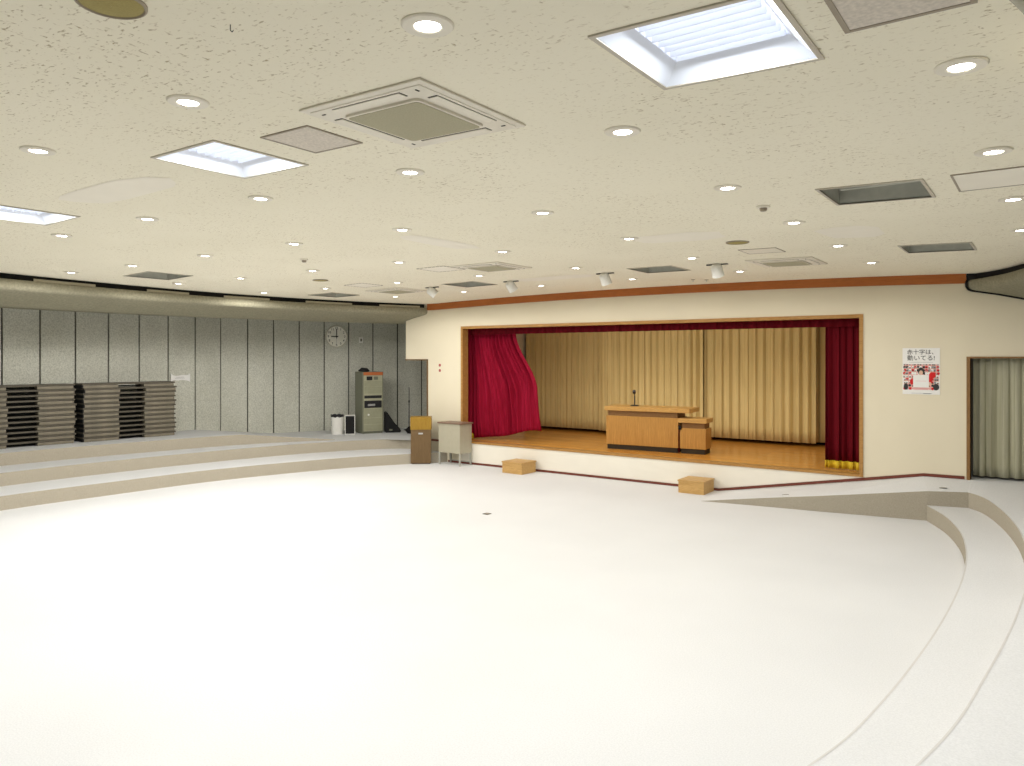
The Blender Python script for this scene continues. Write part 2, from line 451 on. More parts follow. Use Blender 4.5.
# ------------------------------------------------------------------ soffit ring
EL = [(-10.9, 14.2), (-11.25, 13.5), (-11.6, 12.8), (-12.05, 11.75), (-12.42, 10.5), (-12.62, 9.3), (-12.68, 8.1), (-12.55, 6.5), (-12.2, 4.6), (-11.7, 3.1),
      (-10.9, 1.5), (-9.5, 0), (-7.5, -.75), (-5.2, -.7), (-3, 0), (-1.5, .75), (-.62, 1.5), (-.22, 2.2), (-.06, 2.65), (.08, 3.5), (.22, 5), (.28, 6.5),
      (.26, 8), (.14, 9.5), (-.07, 10.8), (-.27, 11.5), (-.5, 12.1), (-.74, 12.5), (-.98, 12.82)]
E = spline(EL, 6); c0 = Vector((-6.2, 7))
def sofrow(prof):
    rows = []
    for (d, z) in prof:
        r = []
        for i, p in enumerate(E):
            t = (E[min(i+1, len(E)-1)]-E[max(i-1, 0)]).normalized(); n = Vector((t.y, -t.x))
            if n.dot(p-c0) < 0: n = -n
            if p.y > 11.6 and p.x > -3:
                w = min(1, (p.y-11.6)/1.0); n = (n*(1-w)+Vector((1, 0))*w).normalized()
            q = p+n*d
            if p.x > -3 and q.y > 12.82: q.y = 12.82
            r.append((q.x, q.y, z))
        rows.append(r)
    return rows
prof = [(.30, 3.475), (.0, 3.475), (-.02, 3.44), (-.015, 3.37), (.01, 3.335), (.06, 3.315), (.35, 3.255), (.7, 3.165), (1.0, 3.14), (1.8, 3.2), (4.6, 3.32)]
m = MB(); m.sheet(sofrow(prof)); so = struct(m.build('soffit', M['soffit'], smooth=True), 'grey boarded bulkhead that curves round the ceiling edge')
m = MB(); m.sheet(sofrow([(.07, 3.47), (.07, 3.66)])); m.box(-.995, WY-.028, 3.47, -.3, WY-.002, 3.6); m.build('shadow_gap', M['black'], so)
# end cap line at the right where it meets the wall
m = MB(); rr = sofrow(prof)
pts = [r[-1] for r in rr]
for a, b in zip(pts[1:], pts[2:]):
    m.rail((a[0], WY-.02, a[2]), (b[0], WY-.02, b[2]), .03, .028)
m.build('edge_strip', M['black'], so)
# cove strips lying in the gap
acc = 0; start = None; seg = []; k = 0
for i in range(len(E)-1):
    p = E[i]
    if p.y > 12.7 or (p.x > -3 and p.y > 10.9): continue
    acc += (E[i+1]-p).length
    if acc % 1.75 < 1.25: seg.append(i)
    else:
        if len(seg) > 2:
            m = MB(); rws = sofrow([(.03, 3.478), (.01, 3.478), (.01, 3.515), (.03, 3.515)])
            m.sheet([[r[j] for j in seg] for r in rws]); m.build('cove_strip', M['cove'], so)
        seg = []

# ------------------------------------------------------------------ ceiling fittings
ORD = ['leftmost', 'second from the left', 'third from the left', 'fourth from the left', 'fifth from the left', 'sixth from the left', 'seventh from the left', 'rightmost']
def make_downlight():
    t = thing('downlight', '', 'ceiling light')
    m = MB(); m.lathe([(.098, .004), (.100, -.004), (.094, -.010), (.056, -.012), (.050, -.008), (.049, .01)], n=40, cap=False); m.build('trim_ring', M['acw'], t, smooth=True)
    m = MB(); m.lathe([(.0495, -.007), (.034, -.009), (.02, -.0095), (.001, -.010)], n=32, cap=False)
    m.lathe([(.0485, .004), (.001, .004)], n=32, cap=False); m.build('lamp', M['lamp'], t, smooth=True)
    return t
ROWS = [
 ('first row from the stage', [(-10.75, 10.92), (-9.18, 11.18), (-7.44, 11.25), (-5.62, 11.23), (-3.75, 11.03), (-1.91, 10.75)]),
 ('second row from the stage', [(-11.96, 8.68), (-10.52, 8.93), (-9.0, 9.19), (-7.33, 9.31), (-5.58, 9.35), (-3.75, 9.19), (-1.92, 8.9), (-.22, 8.6)]),
 ('third row from the stage', [(-11.61, 6.78), (-10.29, 7.04), (-8.79, 7.22), (-7.18, 7.36), (-5.44, 7.37), (-3.68, 7.28), (-1.92, 7.13), (-.23, 6.88)]),
 ('fourth row from the stage', [(-11.34, 5.01), (-10.11, 5.25), (-8.6, 5.38), (-6.98, 5.47), (-5.33, 5.51), (-3.64, 5.53), (-1.92, 5.38), (-.27, 5.22)]),
 ('fifth row from the stage', [(-8.41, 3.62), (-6.84, 3.69), (-5.21, 3.75), (-3.58, 3.78), (-1.91, 3.7), (-.3, 3.61)]),
 ('sixth row from the stage', [(-5.13, 2.07), (-3.49, 2.09), (-1.89, 2.09)])]
lamp = bpy.data.lights.new('downlight_lamp', 'SPOT'); lamp.shadow_soft_size = .05
lamp.energy = 50; lamp.color = (1, .972, .94); lamp.spot_size = math.radians(175); lamp.spot_blend = .26
lamps = {}
def lamp_at(x, y):
    e = 31.5
    if x < -10: e = 95
    elif x > -.6: e = 52
    elif y > 10: e = 36
    elif y < 1: e = 26
    if e not in lamps:
        lamps[e] = lamp.copy(); lamps[e].energy = e
    lo = bpy.data.objects.new('downlight_lamp', lamps[e]); COL.objects.link(lo); lo.location = (x, y, cz(x)-.02)
proto = make_downlight(); first = True
for rn, pts in ROWS:
    for i, (x, y) in enumerate(pts):
        d = proto if first else copy_tree(proto); first = False
        d.location = (x, y, cz(x)-.001)
        pos = 'rightmost' if i == len(pts)-1 else ORD[i]
        d['label'] = f'round glowing ceiling downlight, {pos}, {rn}'
        d['group'] = 'round downlights in the ceiling'
        lamp_at(x, y)
# rows that go on beyond the frame
for i, (x, y) in enumerate([(-6.8, 2.05), (-8.4, 2.0), (-9.95, 3.5), (-5.1, .4), (-3.45, .45), (-1.9, .7), (-6.8, .4), (-11.1, 3.4)]):
    lamp_at(x, y)

def troffer(x, y, lit, label):
    t = thing('louvre_light' if lit else 'unlit_ceiling_light', label, 'ceiling light', (x, y, cz(x)), 0, 'square recessed ceiling lights' )
    t.rotation_euler = (0, 0, 0)
    zo = cz(x); a = HS; sl = (cz(x+a)-cz(x-a))/(2*a)
    def Z(px, z): return z + sl*px
    m = MB()    # trim
    w = .012
    for (p0, q0, p1, q1) in ((-a-.01, -a-.01, a+.01, -a+w), (-a-.01, a-w, a+.01, a+.01), (-a-.01, -a+w, -a+w, a-w), (a-w, -a+w, a+.01, a-w)):
        v = [(p0, q0), (p1, q0), (p1, q1), (p0, q1)]
        m.prism(v, -.008, .004)
    for vtx in m.bm.verts: vtx.co.z += sl*vtx.co.x
    m.build('trim_frame', M['trimgrey'], t)
    m = MB(); D = .13; ti = a-w
    if lit:
        b = ti-.085
        low = [(px_, py_, -.003+sl*px_) for px_, py_ in ((-ti, -ti), (ti, -ti), (ti, ti), (-ti, ti))]
        up = [(-b, -b, .075), (b, -b, .075), (b, b, .075), (-b, b, .075)]
        tp = [(-b, -b, D), (b, -b, D), (b, b, D), (-b, b, D)]
        for i in range(4):
            j = (i+1) % 4
            m.quad(low[i], low[j], up[j], up[i]); m.quad(up[i], up[j], tp[j], tp[i])
        m.build('reflector', M['reflector'], t)
        m = MB(); m.quad((-b, -b, D), (b, -b, D), (b, b, D), (-b, b, D)); m.box(-b-.02, -b-.02, D+.004, b+.02, b+.02, D+.03)
        m.build('lamp_panel', M['tube'], t)
        for i in range(8):
            yy = -b + (i+.5)*2*b/8
            m = MB(); m.prism([(-b+.012, yy-.014), (b-.012, yy-.014), (b-.012, yy+.014), (-b+.012, yy+.014)], .060, .120)
            for vv in m.bm.verts:
                if vv.co.z < .08: vv.co.y = yy + (vv.co.y-yy)*.15
            m.build('louvre_blade', M['reflector'], t)
        ld = bpy.data.lights.new('louvre_lamp', 'AREA'); ld.shape = 'SQUARE'; ld.size = .4; ld.energy = 13; ld.color = (.90, .95, 1)
        lo = bpy.data.objects.new('louvre_lamp', ld); COL.objects.link(lo); lo.location = (x, y, zo+.055)
    else:
        m.quad((-ti, -ti, D), (ti, -ti, D), (ti, ti, D), (-ti, ti, D))
        for p, q in (((-ti, -ti), (ti, -ti)), ((ti, -ti), (ti, ti)), ((ti, ti), (-ti, ti)), ((-ti, ti), (-ti, -ti))):
            m.quad((*p, -.004+sl*p[0]), (*q, -.004+sl*q[0]), (*q, D), (*p, D))
        m.build('housing', M['reflgrey'], t)
        for s in (-1, 1):
            m = MB(); m.tube((-ti+.05, s*.15, D-.04), (ti-.05, s*.15, D-.04), .014); m.build('tube_lamp', M['reflgrey'], t, smooth=True)
    return t
troffer(*LIT[0], True, 'large square louvred light glowing cool white, nearest the viewer at upper right')
troffer(*LIT[1], True, 'square louvred light glowing cool white, beside the small pinkish access board')
troffer(*LIT[2], True, 'square louvred light glowing cool white, cut by the left edge of the photo')
troffer(*DARK[0], False, 'dark unlit square ceiling recess, the big one below the glowing light at right')
troffer(*DARK[1], False, 'dark unlit square ceiling recess near the right end of the reddish trim')
troffer(*DARK[2], False, 'dark unlit square ceiling recess above the middle of the stage, between two spotlights')
troffer(*DARK[3], False, 'dark unlit square ceiling recess near the stage left corner, between two spotlights')
troffer(*DARK[4], False, 'dark unlit square ceiling recess above the wall clock')
troffer(*DARK[5], False, 'dark unlit square ceiling recess above the stacked tables')

def cassette(x, y, label, w=.42):
    t = thing('air_conditioner', label, 'air conditioner', (x, y, cz(x)), 0, 'square cassette air conditioners')
    sl = (cz(x+.4)-cz(x-.4))/.8
    t.rotation_euler = (0, -math.atan(sl), 0)
    m = MB(); m.box(-w, -w, -.014, w, w, -.001, bev=.006); m.box(-w+.04, -w+.04, -.018, w-.04, w-.04, -.013, bev=.002)
    m.build('panel', M['acw'], t, smooth=True)
    g = .262
    m = MB()
    pts = []
    for (cx, cy, a0) in ((g-.03, g-.03, 0), (-g+.03, g-.03, 90), (-g+.03, -g+.03, 180), (g-.03, -g+.03, 270)):
        for k in range(5): an = math.radians(a0+k*22.5); pts.append((cx+.03*math.cos(an), cy+.03*math.sin(an)))
    m.prism(pts, -.032, -.016); m.build('grille_frame', M['acw'], t)
    m = MB(); m.prism([(p*.95, q*.95) for p, q in pts], -.0345, -.031); m.build('grille', M['acg'], t)
    for k in range(4):
        R = Matrix.Rotation(k*PI/2, 4, 'Z')
        m = MB(); m.box(-.235, g+.038, -.0195, .235, g+.098, -.016, M4=R); sl_ = m.build('air_slot', M['slot'], t)
        m = MB(); m.box(-.229, g+.043, -.023, .229, g+.096, -.018, M4=R); m.build('vane', M['acw'], sl_)
    for k in range(4):
        R = Matrix.Rotation(k*PI/2, 4, 'Z')
        m = MB(); m.box(g+.06, g+.06, -.021, g+.085, g+.068, -.017, M4=R); m.build('catch', M['slot'], t)
    return t
cassette(-2.71, 2.90, 'large square cassette air conditioner nearest the viewer, with an olive filter grille')
cassette(-2.84, 10.2, 'square cassette air conditioner above the right part of the stage')
cassette(-6.5, 8.55, 'square cassette air conditioner in the middle of the ceiling, beside a dotted hatch')
cassette(-9.95, 10.15, 'faint square cassette air conditioner above the left corner of the stage')

def hatch(x0, y0, x1, y1, label, board, group='ceiling access hatches', fr=.014, dotted=False):
    cx, cy = (x0+x1)/2, (y0+y1)/2; a, b = (x1-x0)/2, (y1-y0)/2
    t = thing('access_hatch', label, 'ceiling hatch', (cx, cy, cz(cx)), 0, group)
    sl = (cz(cx+.2)-cz(cx-.2))/.4; t.rotation_euler = (0, -math.atan(sl), 0)
    m = MB()
    if dotted:
        for u0, v0, u1, v1 in ((-a, -b, a, -b), (-a, b, a, b), (-a, -b, -a, b), (a, -b, a, b)):
            L = math.hypot(u1-u0, v1-v0); n = int(L/.07)
            for k in range(n):
                s0, s1 = (k+.2)/n, (k+.7)/n
                p = (u0+(u1-u0)*s0, v0+(v1-v0)*s0); q = (u0+(u1-u0)*s1, v0+(v1-v0)*s1)
                m.box(min(p[0], q[0])-.007, min(p[1], q[1])-.007, -.006, max(p[0], q[0])+.007, max(p[1], q[1])+.007, -.001)
    else:
        for u0, v0, u1, v1 in ((-a, -b, a, -b+fr), (-a, b-fr, a, b), (-a, -b+fr, -a+fr, b-fr), (a-fr, -b+fr, a, b-fr)):
            m.box(u0, v0, -.007, u1, v1, .0)
    m.build('frame', M['hframe'], t)
    m = MB(); m.box(-a+fr, -b+fr, -.0045, a-fr, b-fr, -.0005); m.build('board', board, t)
hatch(-3.73, 2.68, -3.31, 3.09, 'small square pinkish access hatch between the glowing light and the air conditioner', M['hatch'])
hatch(-.62, 2.40, -.20, 2.99, 'pinkish access hatch cut by the top edge of the photo at right', M['hatch'], fr=.02)
hatch(-.54, 5.74, .0, 6.34, 'cream access hatch outlined in brown at the right edge of the ceiling', M['patch'])
hatch(-3.0, 8.75, -2.56, 9.16, 'small cream access hatch between the round speaker and an air conditioner', M['acw'], fr=.008)
hatch(-7.5, 8.05, -6.98, 8.55, 'cream ceiling hatch with a dotted outline beside the middle air conditioner', M['patch'], dotted=True)
hatch(-9.95, 8.85, -9.5, 9.35, 'cream ceiling hatch with a dotted outline near the far corner of the ceiling', M['patch'], dotted=True)

def speaker(x, y, r, label):
    t = thing('ceiling_speaker', label, 'speaker', (x, y, cz(x)), 0, 'round ceiling speakers')
    m = MB(); m.lathe([(r, 0), (r, -.01), (r*.94, -.014), (r*.9, -.008)], n=40, cap=False); m.build('rim', M['hframe'], t, smooth=True)
    m = MB(); m.lathe([(r*.93, -.006), (r*.8, -.012), (r*.4, -.016), (.001, -.017)], n=40, cap=False); m.build('mesh_cover', M['spk'], t, smooth=True)
speaker(-2.71, 1.33, .118, 'round olive ceiling speaker cut by the top edge of the photo at left')
speaker(-2.79, 8.13, .125, 'round olive ceiling speaker above the right part of the stage')
speaker(-9.66, 8.09, .125, 'round olive ceiling speaker above the wall clock, near the dotted hatch')
def detector(x, y, label, drop=True):
    t = thing('smoke_detector', label, 'detector', (x, y, cz(x)), 0)
    m = MB(); m.lathe([(.055, 0), (.055, -.012), (.048, -.018), (.001, -.018)], n=28, cap=False); m.build('base', M['acw'], t, smooth=True)
    m = MB(); m.lathe([(.03, -.018), (.03, -.034), (.022, -.044), (.001, -.046)], n=20, cap=False); m.build('sensor', M['hframe'], t, smooth=True)
detector(-1.92, 6.22, 'small round detector between downlights above the right part of the stage')
detector(-7.94, 6.38, 'small round detector on the left half of the ceiling')
for (x, y, l) in ((-4.83, 11.89, 'tiny sprinkler head near the reddish trim above the stage, the left one'), (-4.66, 12.05, 'tiny sprinkler head near the reddish trim above the stage, the right one')):
    t = thing('sprinkler', l, 'sprinkler', (x, y, cz(x)), 0, 'sprinkler heads in front of the stage')
    m = MB(); m.lathe([(.035, 0), (.033, -.006), (.012, -.008), (.001, -.008)], n=20, cap=False); m.build('escutcheon', M['hframe'], t, smooth=True)
    m = MB(); m.lathe([(.008, -.006), (.008, -.03), (.018, -.032), (.018, -.035), (.001, -.035)], n=12, cap=False); m.build('nozzle', M['silver'], t, smooth=True)
t = thing('ceiling_hook', 'tiny black hook hanging from the ceiling at the upper left', 'hook', (-2.52, 1.68, cz(-2.52)))
m = MB(); m.tube((0, 0, 0), (0, 0, -.022), .0016); m.tube((0, 0, -.022), (.006, .004, -.028), .0016); m.tube((.006, .004, -.028), (.010, .007, -.021), .0016); m.build('wire', M['black'], t)

def spotlight(x, y, aim, label):
    t = thing('spotlight', label, 'spotlight', (x, y, cz(x)), 0, 'white spotlights in front of the stage')
    m = MB(); m.box(-.15, -.018, -.016, .15, .018, 0, bev=.003); m.build('mount_bar', M['blackg'], t)
    m = MB(); m.box(-.012, -.012, -.05, .012, .012, -.014); m.build('bracket', M['blackg'], t)
    d = Vector(aim).normalized(); R = d.to_track_quat('Z', 'Y').to_matrix().to_4x4(); R.translation = Vector((0, 0, -.085))-d*.07
    m = MB(); m.lathe([(.045, -.02), (.072, 0), (.078, .02), (.082, .15), (.085, .155), (.076, .155), (.07, .12)], n=28, M4=R, cap=False)
    m.lathe([(.045, -.02), (.001, -.022)], n=28, M4=R, cap=False); m.build('lamp_housing', M['white'], t, smooth=True)
    m = MB(); m.lathe([(.072, .12), (.001, .122)], n=28, M4=R, cap=False); m.build('lens', M['reflgrey'], t, smooth=True)
spotlight(-9.08, 10.16, (.55, .55, -.6), 'white cylindrical spotlight on the ceiling, leftmost of the four before the stage')
spotlight(-7.43, 10.31, (.15, .6, -.75), 'white cylindrical spotlight on the ceiling, second from the left of the four before the stage')
spotlight(-5.57, 10.21, (.05, .5, -.85), 'white cylindrical spotlight on the ceiling, third from the left of the four before the stage')
spotlight(-3.72, 10.01, (.0, .5, -.85), 'white cylindrical spotlight on the ceiling, rightmost of the four before the stage')

# ------------------------------------------------------------------ curtains
def pleats(p0, p1, z0, z1, n, amp, seed=0, rowsz=10, sub=10, sharp=.6, box=False):
    """hanging pleated cloth between two plan points"""
    rnd = random.Random(seed); p0, p1 = Vector(p0), Vector(p1); d = p1-p0; L = d.length; d.normalize(); nn = Vector((-d.y, d.x))
    ph = [rnd.uniform(-.25, .25) for _ in range(n+2)]; am = [rnd.uniform(.7, 1.15) for _ in range(n+2)]
    rows = []
    for r in range(rowsz+1):
        v = r/rowsz; z = z1+(z0-z1)*v; row = []
        for i in range(n*sub+1):
            u = i/sub; kx = int(u); a = am[kx]*(1-(u-kx))+am[kx+1]*(u-kx); p = ph[kx]*(1-(u-kx))+ph[kx+1]*(u-kx)
            s = math.sin(2*PI*(u+p*(.6+.4*v)))
            s = math.copysign(abs(s)**sharp, s)
            off = amp*a*s*(.55+.45*v)
            if box:
                fr = (u+p*.35) % 1 - .5
                off = amp*(1.7*a*math.exp(-(fr/.10)**2) - .35*math.cos(2*PI*fr))
            q = p0+d*(L*i/(n*sub)) + nn*off + d*(.25*amp*math.cos(2*PI*u*2))
            row.append((q.x, q.y, z))
        rows.append(row)
    return rows
CY = 16.2
pieces = [(-10.9, -7.78, 'left beige pleated backdrop curtain behind the red drape', 19, 1), (-8.95, -7.3, None, 0, 0)]
def curtain(name, rows, mat, label, cat, group=None, th=.006, extra=None):
    m = MB(); m.sheet(rows); o = m.build(name, mat, None, smooth=True, recalc=False); solidify(o, th); tag(o, label, cat, group); return o
def bp(x0, x1, y, n, seed): return pleats((x0, y), (x1, y), SF+.07, 3.3, n, .085 if seed == 1 else .065, seed, sub=16, box=True)
G = 'beige backdrop curtains'
curtain('backdrop_curtain', bp(-11.2, -8.9, CY, 15, 1), M['beige'], 'beige pleated backdrop curtain just right of the wide red drape', 'curtain', G)
curtain('backdrop_curtain', bp(-8.95, -6.32, CY-.13, 16, 2), M['beige'], 'beige pleated backdrop curtain directly behind the podium', 'curtain', G)
curtain('backdrop_curtain', bp(-6.36, -3.94, CY, 13, 3), M['beige'], 'beige pleated backdrop curtain on the right, beyond the podium', 'curtain', G)
curtain('backdrop_curtain', bp(-4.05, -2.2, CY+.3, 9, 4), M['beige'], 'narrow beige curtain strip beside the dark red drape at the right', 'curtain', G)
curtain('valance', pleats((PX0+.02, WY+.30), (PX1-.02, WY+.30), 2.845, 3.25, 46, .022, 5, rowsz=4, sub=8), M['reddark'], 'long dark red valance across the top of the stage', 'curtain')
# right red drape with gold fringe
def fringe(rows, z0, z1, par):
    top = rows[-1]
    m = MB(); a = [(x, y-.004, z1) for x, y, z in top]; b = [(x, y-.006, z0) for x, y, z in top]
    m.sheet([a, b]); o = m.build('gold_fringe', M['gold'], par, smooth=True, recalc=False); solidify(o, .012)
rw = pleats((-3.05, 13.2), (-2.42, 13.2), SF+.14, 3.1, 6, .04, 8, sub=12)
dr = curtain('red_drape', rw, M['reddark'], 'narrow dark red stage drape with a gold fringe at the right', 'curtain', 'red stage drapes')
fringe(rw, SF+.02, SF+.145, dr)
# left red drape, pulled out to a lifted corner
rows = []
n, sub = 9, 12; rnd = random.Random(4)
am = [rnd.uniform(.5, 1.2) for _ in range(n+2)]
def lerp(a, b, t): return a+(b-a)*t
def sm(t): t = max(0, min(1, t)); return t*t*(3-2*t)
for r in range(33):
    v = r/32; row = []
    xe = -9.50 + .10*v + .44*sm((v-.12)/.5)      # right edge swings out
    xl = -10.9
    for i in range(n*sub+1):
        u = i/(n*sub); k = u*n; kk = int(k)
        a = lerp(am[kk], am[kk+1], k-kk)
        zb = lerp(.49, .74, sm(u)) + .02*math.sin(9*u)
        z = lerp(3.1, zb, v)
        x = lerp(xl, xe, u**(1-.12*v))
        hard = .052*(1-.45*sm((u-.45)/.5)*sm((v-.45)/.4))
        w1 = k + .35*math.sin(2.1*k+.7) + .25*v*math.sin(1.3*k)
        y = 13.30 + .28*u*v + hard*(a*math.sin(2*PI*w1 + 1.2*v*u) + .35*math.sin(2*PI*2.3*k+2*v)) + .06*math.sin(5*v+7*u)*v
        row.append((x, y, z))
    rows.append(row)
dl = curtain('red_drape', rows, M['red'], 'wide crimson stage drape pulled out to the right at the left end', 'curtain', 'red stage drapes')
fringe([[(x, y, z) for x, y, z in rows[-1][:12]]], SF+.01, SF+.13, dl)
# black sheet put behind the curtains as the shade below their hems
m = MB(); m.box(-11.25, CY+.5, SF, -1.35, CY+.52, 3.4)
tag(m.build('rear_shade_sheet', M['black']), 'black sheet standing for the shade below the backdrop curtains', 'curtain')
curtain('doorway_curtain', pleats((DX0+.01, WY+.26), (DX1+.1, WY+.26), R2+.15, 2.45, 13, .045, 11), M['green'], 'olive grey pleated curtain hanging in the doorway at the right', 'curtain')

# ------------------------------------------------------------------ podium
def slab_box(t, x0, y0, x1, y1, h, over, name=''):
    m = MB(); m.box(x0+.02, y0+.02, 0, x1-.02, y1-.02, .095); m.build('plinth', M['plinth'], t)
    m = MB(); m.box(x0, y0, .095, x1, y1, h-.19, bev=.004); m.build('body', M['podium'], t)
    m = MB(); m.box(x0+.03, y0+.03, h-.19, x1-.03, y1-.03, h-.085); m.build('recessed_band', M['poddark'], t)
    m = MB(); m.box(x0-.02, y0-.05, h-.085, x1+over, y1+.02, h, bev=.006); m.build('top_slab', M['podtop'], t)
t = thing('podium', 'wide wooden speaker podium with a thick top, holding a small microphone', 'podium', (-7.34, 13.50, SF), math.radians(5.5))
slab_box(t, 0, 0, 1.50, .58, .865, .0)
m = MB(); m.box(1.50, -.05, .78, 1.74, .60, .865, bev=.006); m.build('top_overhang', M['podtop'], t)
t2 = thing('side_podium', 'lower wooden side podium attached at the right of the wide podium', 'podium', (-5.812, 13.650, SF), math.radians(5.5))
slab_box(t2, 0, 0, .50, .40, .68, .03)
m = MB(); m.box(-.02, -.035, .46, .03, -.005, .53); m.build('latch', M['black'], t2)
m = MB(); m.box(-.022, -.004, 0, -.012, .0, .55); m.build('red_edge', M['reddark'], t2)
t = thing('microphone', 'thin black desk microphone standing on the wide podium', 'microphone', (-6.87, 13.84, SF+.865))
m = MB(); m.lathe([(.085, 0), (.085, .012), (.06, .022), (.001, .024)], n=24, cap=False); m.build('base', M['blackg'], t, smooth=True)
m = MB(); m.tube((0, 0, .02), (0, 0, .21), .013); m.tube((0, 0, .21), (.02, -.05, .26), .010); m.build('stem', M['blackg'], t, smooth=True)
m = MB(); R = Vector((.3, -.7, .8)).to_track_quat('Z', 'Y').to_matrix().to_4x4(); R.translation = (.015, -.045, .25)
m.lathe([(.012, 0), (.028, .015), (.036, .05), (.03, .08), (.001, .095)], n=16, M4=R, cap=False); m.build('head', M['blackg'], t, smooth=True)

# ------------------------------------------------------------------ step boxes
def stepbox(x, y, w, d, h, rz, label):
    t = thing('step_box', label, 'step box', (x, y, 0), rz, 'wooden step boxes at the stage front')
    m = MB()
    m.box(.012, .012, 0, w-.012, d-.012, h-.025, bev=.003); m.build('body', M['boxwood'], t)
    m = MB(); m.box(0, 0, h-.025, w, d, h, bev=.004); m.build('tread', M['boxwood'], t)
stepbox(-9.06, 12.24, .52, .50, .235, math.radians(-2), 'low wooden step box on the floor below the red drape, the left one')
stepbox(-5.25, 12.22, .48, .52, .225, math.radians(1), 'low wooden step box on the floor below the podium, the right one')

# ------------------------------------------------------------------ lectern cabinet and small steel desk
t = thing('lectern_cabinet', 'narrow brown cabinet with an ochre wooden upper part and a metal pull', 'cabinet', (-11.38, 12.02, 0), math.radians(40))
w, d = .46, .36
m = MB(); m.box(.01, 0, .02, w-.01, d, .755, bev=.004); m.box(.03, .03, 0, w-.03, d-.03, .02); m.build('body', M['brown'], t)
m = MB(); m.box(0, -.012, .755, w, d+.01, 1.03, bev=.004); m.build('upper_box', M['ochre'], t)
m = MB(); m.box(.175, -.022, .655, .275, -.0, .69, bev=.006); m.build('pull', M['silver'], t)
t = thing('steel_desk', 'small grey-beige steel desk on thin legs against the stage front', 'desk', (-10.89, 12.40, 0), math.radians(-2))
w, d = .62, .385
m = MB(); m.box(0, 0, .27, w, .012, .90); m.box(w-.012, .012, .27, w, d, .90); m.box(0, .012, .27, .012, d, .90); m.box(.012, d-.012, .27, w-.012, d, .9); m.box(.012, .012, .27, w-.012, d-.012, .285)
m.build('panel_body', M['desk'], t)
m = MB(); m.box(-.02, -.025, .90, w+.045, d+.01, .928, bev=.004); m.build('top', M['desktop'], t)
for x, y in ((.0, 0), (w-.03, 0), (0, d-.03), (w-.03, d-.03)):
    m = MB(); m.box(x, y, 0, x+.03, y+.03, .27); m.build('leg', M['steel'], t)
m = MB(); m.box(.03, d-.025, .05, w-.03, d-.01, .07); m.build('stretcher', M['steel'], t)

# ------------------------------------------------------------------ audio rack, bin, black items
t = thing('audio_rack', 'tall green-grey audio rack cabinet with an orange top strip', 'equipment rack', (-14.0, 12.92, R2), math.radians(38))
w, d, h = .56, .50, 1.54
t.location = (-13.86, 12.92, R2); t.rotation_euler = (0, 0, math.radians(68))
m = MB(); m.box(0, 0, .03, w, d, h, bev=.01); m.box(.02, .02, 0, w-.02, d-.02, .03); m.build('cabinet', M['rack'], t)
m = MB(); m.box(.035, -.012, h-.085, w-.02, 0, h-.01); m.build('top_strip', M['orange'], t)
m = MB(); m.box(.035, -.01, .06, w-.03, 0, h-.09); m.build('front_panel', M['rackf'], t)
def unit(x0, z0, x1, z1, mat, nm, y=-.018):
    m = MB(); m.box(x0, y, z0, x1, -.009, z1, bev=.002); return m.build(nm, M[mat], t)
unit(.11, h-.21, .26, h-.115, 'blackg', 'meter'); unit(.30, h-.20, .41, h-.12, 'rack', 'meter')
unit(.05, h-.36, w-.045, h-.225, 'rackf2', 'amplifier'); unit(.05, h-.54, w-.045, h-.375, 'rackf2', 'amplifier')
unit(.05, h-.66, w-.05, h-.59, 'blackg', 'tape_deck'); unit(.05, h-.90, w-.05, h-.72, 'blackg', 'open_bay')
u = unit(.05, h-1.0, w-.045, h-.915, 'rackf2', 'amplifier')
for zz in (.08, .24, .40): unit(.05, zz, w-.045, zz+.145, 'rackf2', 'drawer')
m = MB(); m.lathe([(.026, -.0), (.02, .012), (.001, .014)], n=16, M4=Matrix.Translation((.16, -.018, .47)) @ Matrix.Rotation(PI/2, 4, 'X'), cap=False); m.build('knob', M['white'], t)
m = MB(); m.box(.14, -.03, h-.85, .33, -.018, h-.80, bev=.004); m.build('handset', M['silver'], t)
# lump of cables on the rack
def blob(name, loc, r, sc, mat, label, cat, seed):
    bm = bmesh.new(); bmesh.ops.create_icosphere(bm, subdivisions=3, radius=r)
    rnd = random.Random(seed); ph = [rnd.uniform(0, 6) for _ in range(6)]
    for v in bm.verts:
        k = 1+.16*math.sin(9*v.co.x/r*.5+ph[0])*math.sin(4*v.co.y/r+ph[1])+.12*math.sin(5*v.co.z/r+ph[2])+.08*math.sin(8*v.co.x/r+ph[3])
        v.co *= k; v.co.x *= sc[0]; v.co.y *= sc[1]; v.co.z *= sc[2]
    zmin = min(v.co.z for v in bm.verts)
    for v in bm.verts: v.co.z = max(v.co.z, zmin*.6)-zmin*.6
    me = bpy.data.meshes.new(name); bm.to_mesh(me); bm.free(); me.materials.append(M[mat])
    me.polygons.foreach_set('use_smooth', [True]*len(me.polygons))
    o = bpy.data.objects.new(name, me); COL.objects.link(o); o.location = loc
    return tag(o, label, cat)
blob('cloth_bundle', (-14.02, 13.12, R2+1.54), .10, (1.3, 1.3, .6), 'blackg', 'black bundle lying on top of the audio rack', 'bundle', 3)
t = thing('waste_bin', 'white ribbed waste bin with a black liner beside the audio rack', 'bin', (-14.32, 12.52, R2))
m = MB()
rib = [(.13, 0), (.135, .02), (.15, .43), (.155, .45), (.145, .45), (.137, .42)]
m.lathe(rib, n=36, cap=False); m.lathe([(.13, 0), (.001, 0)], n=36, cap=False)
m.build('bucket', M['white'], t, smooth=True)
m = MB(); m.lathe([(.157, .43), (.163, .47), (.14, .49), (.12, .44), (.05, .42), (.001, .42)], n=18, cap=False)
for v in m.bm.verts: v.co.z += .012*math.sin(7*math.atan2(v.co.y, v.co.x))
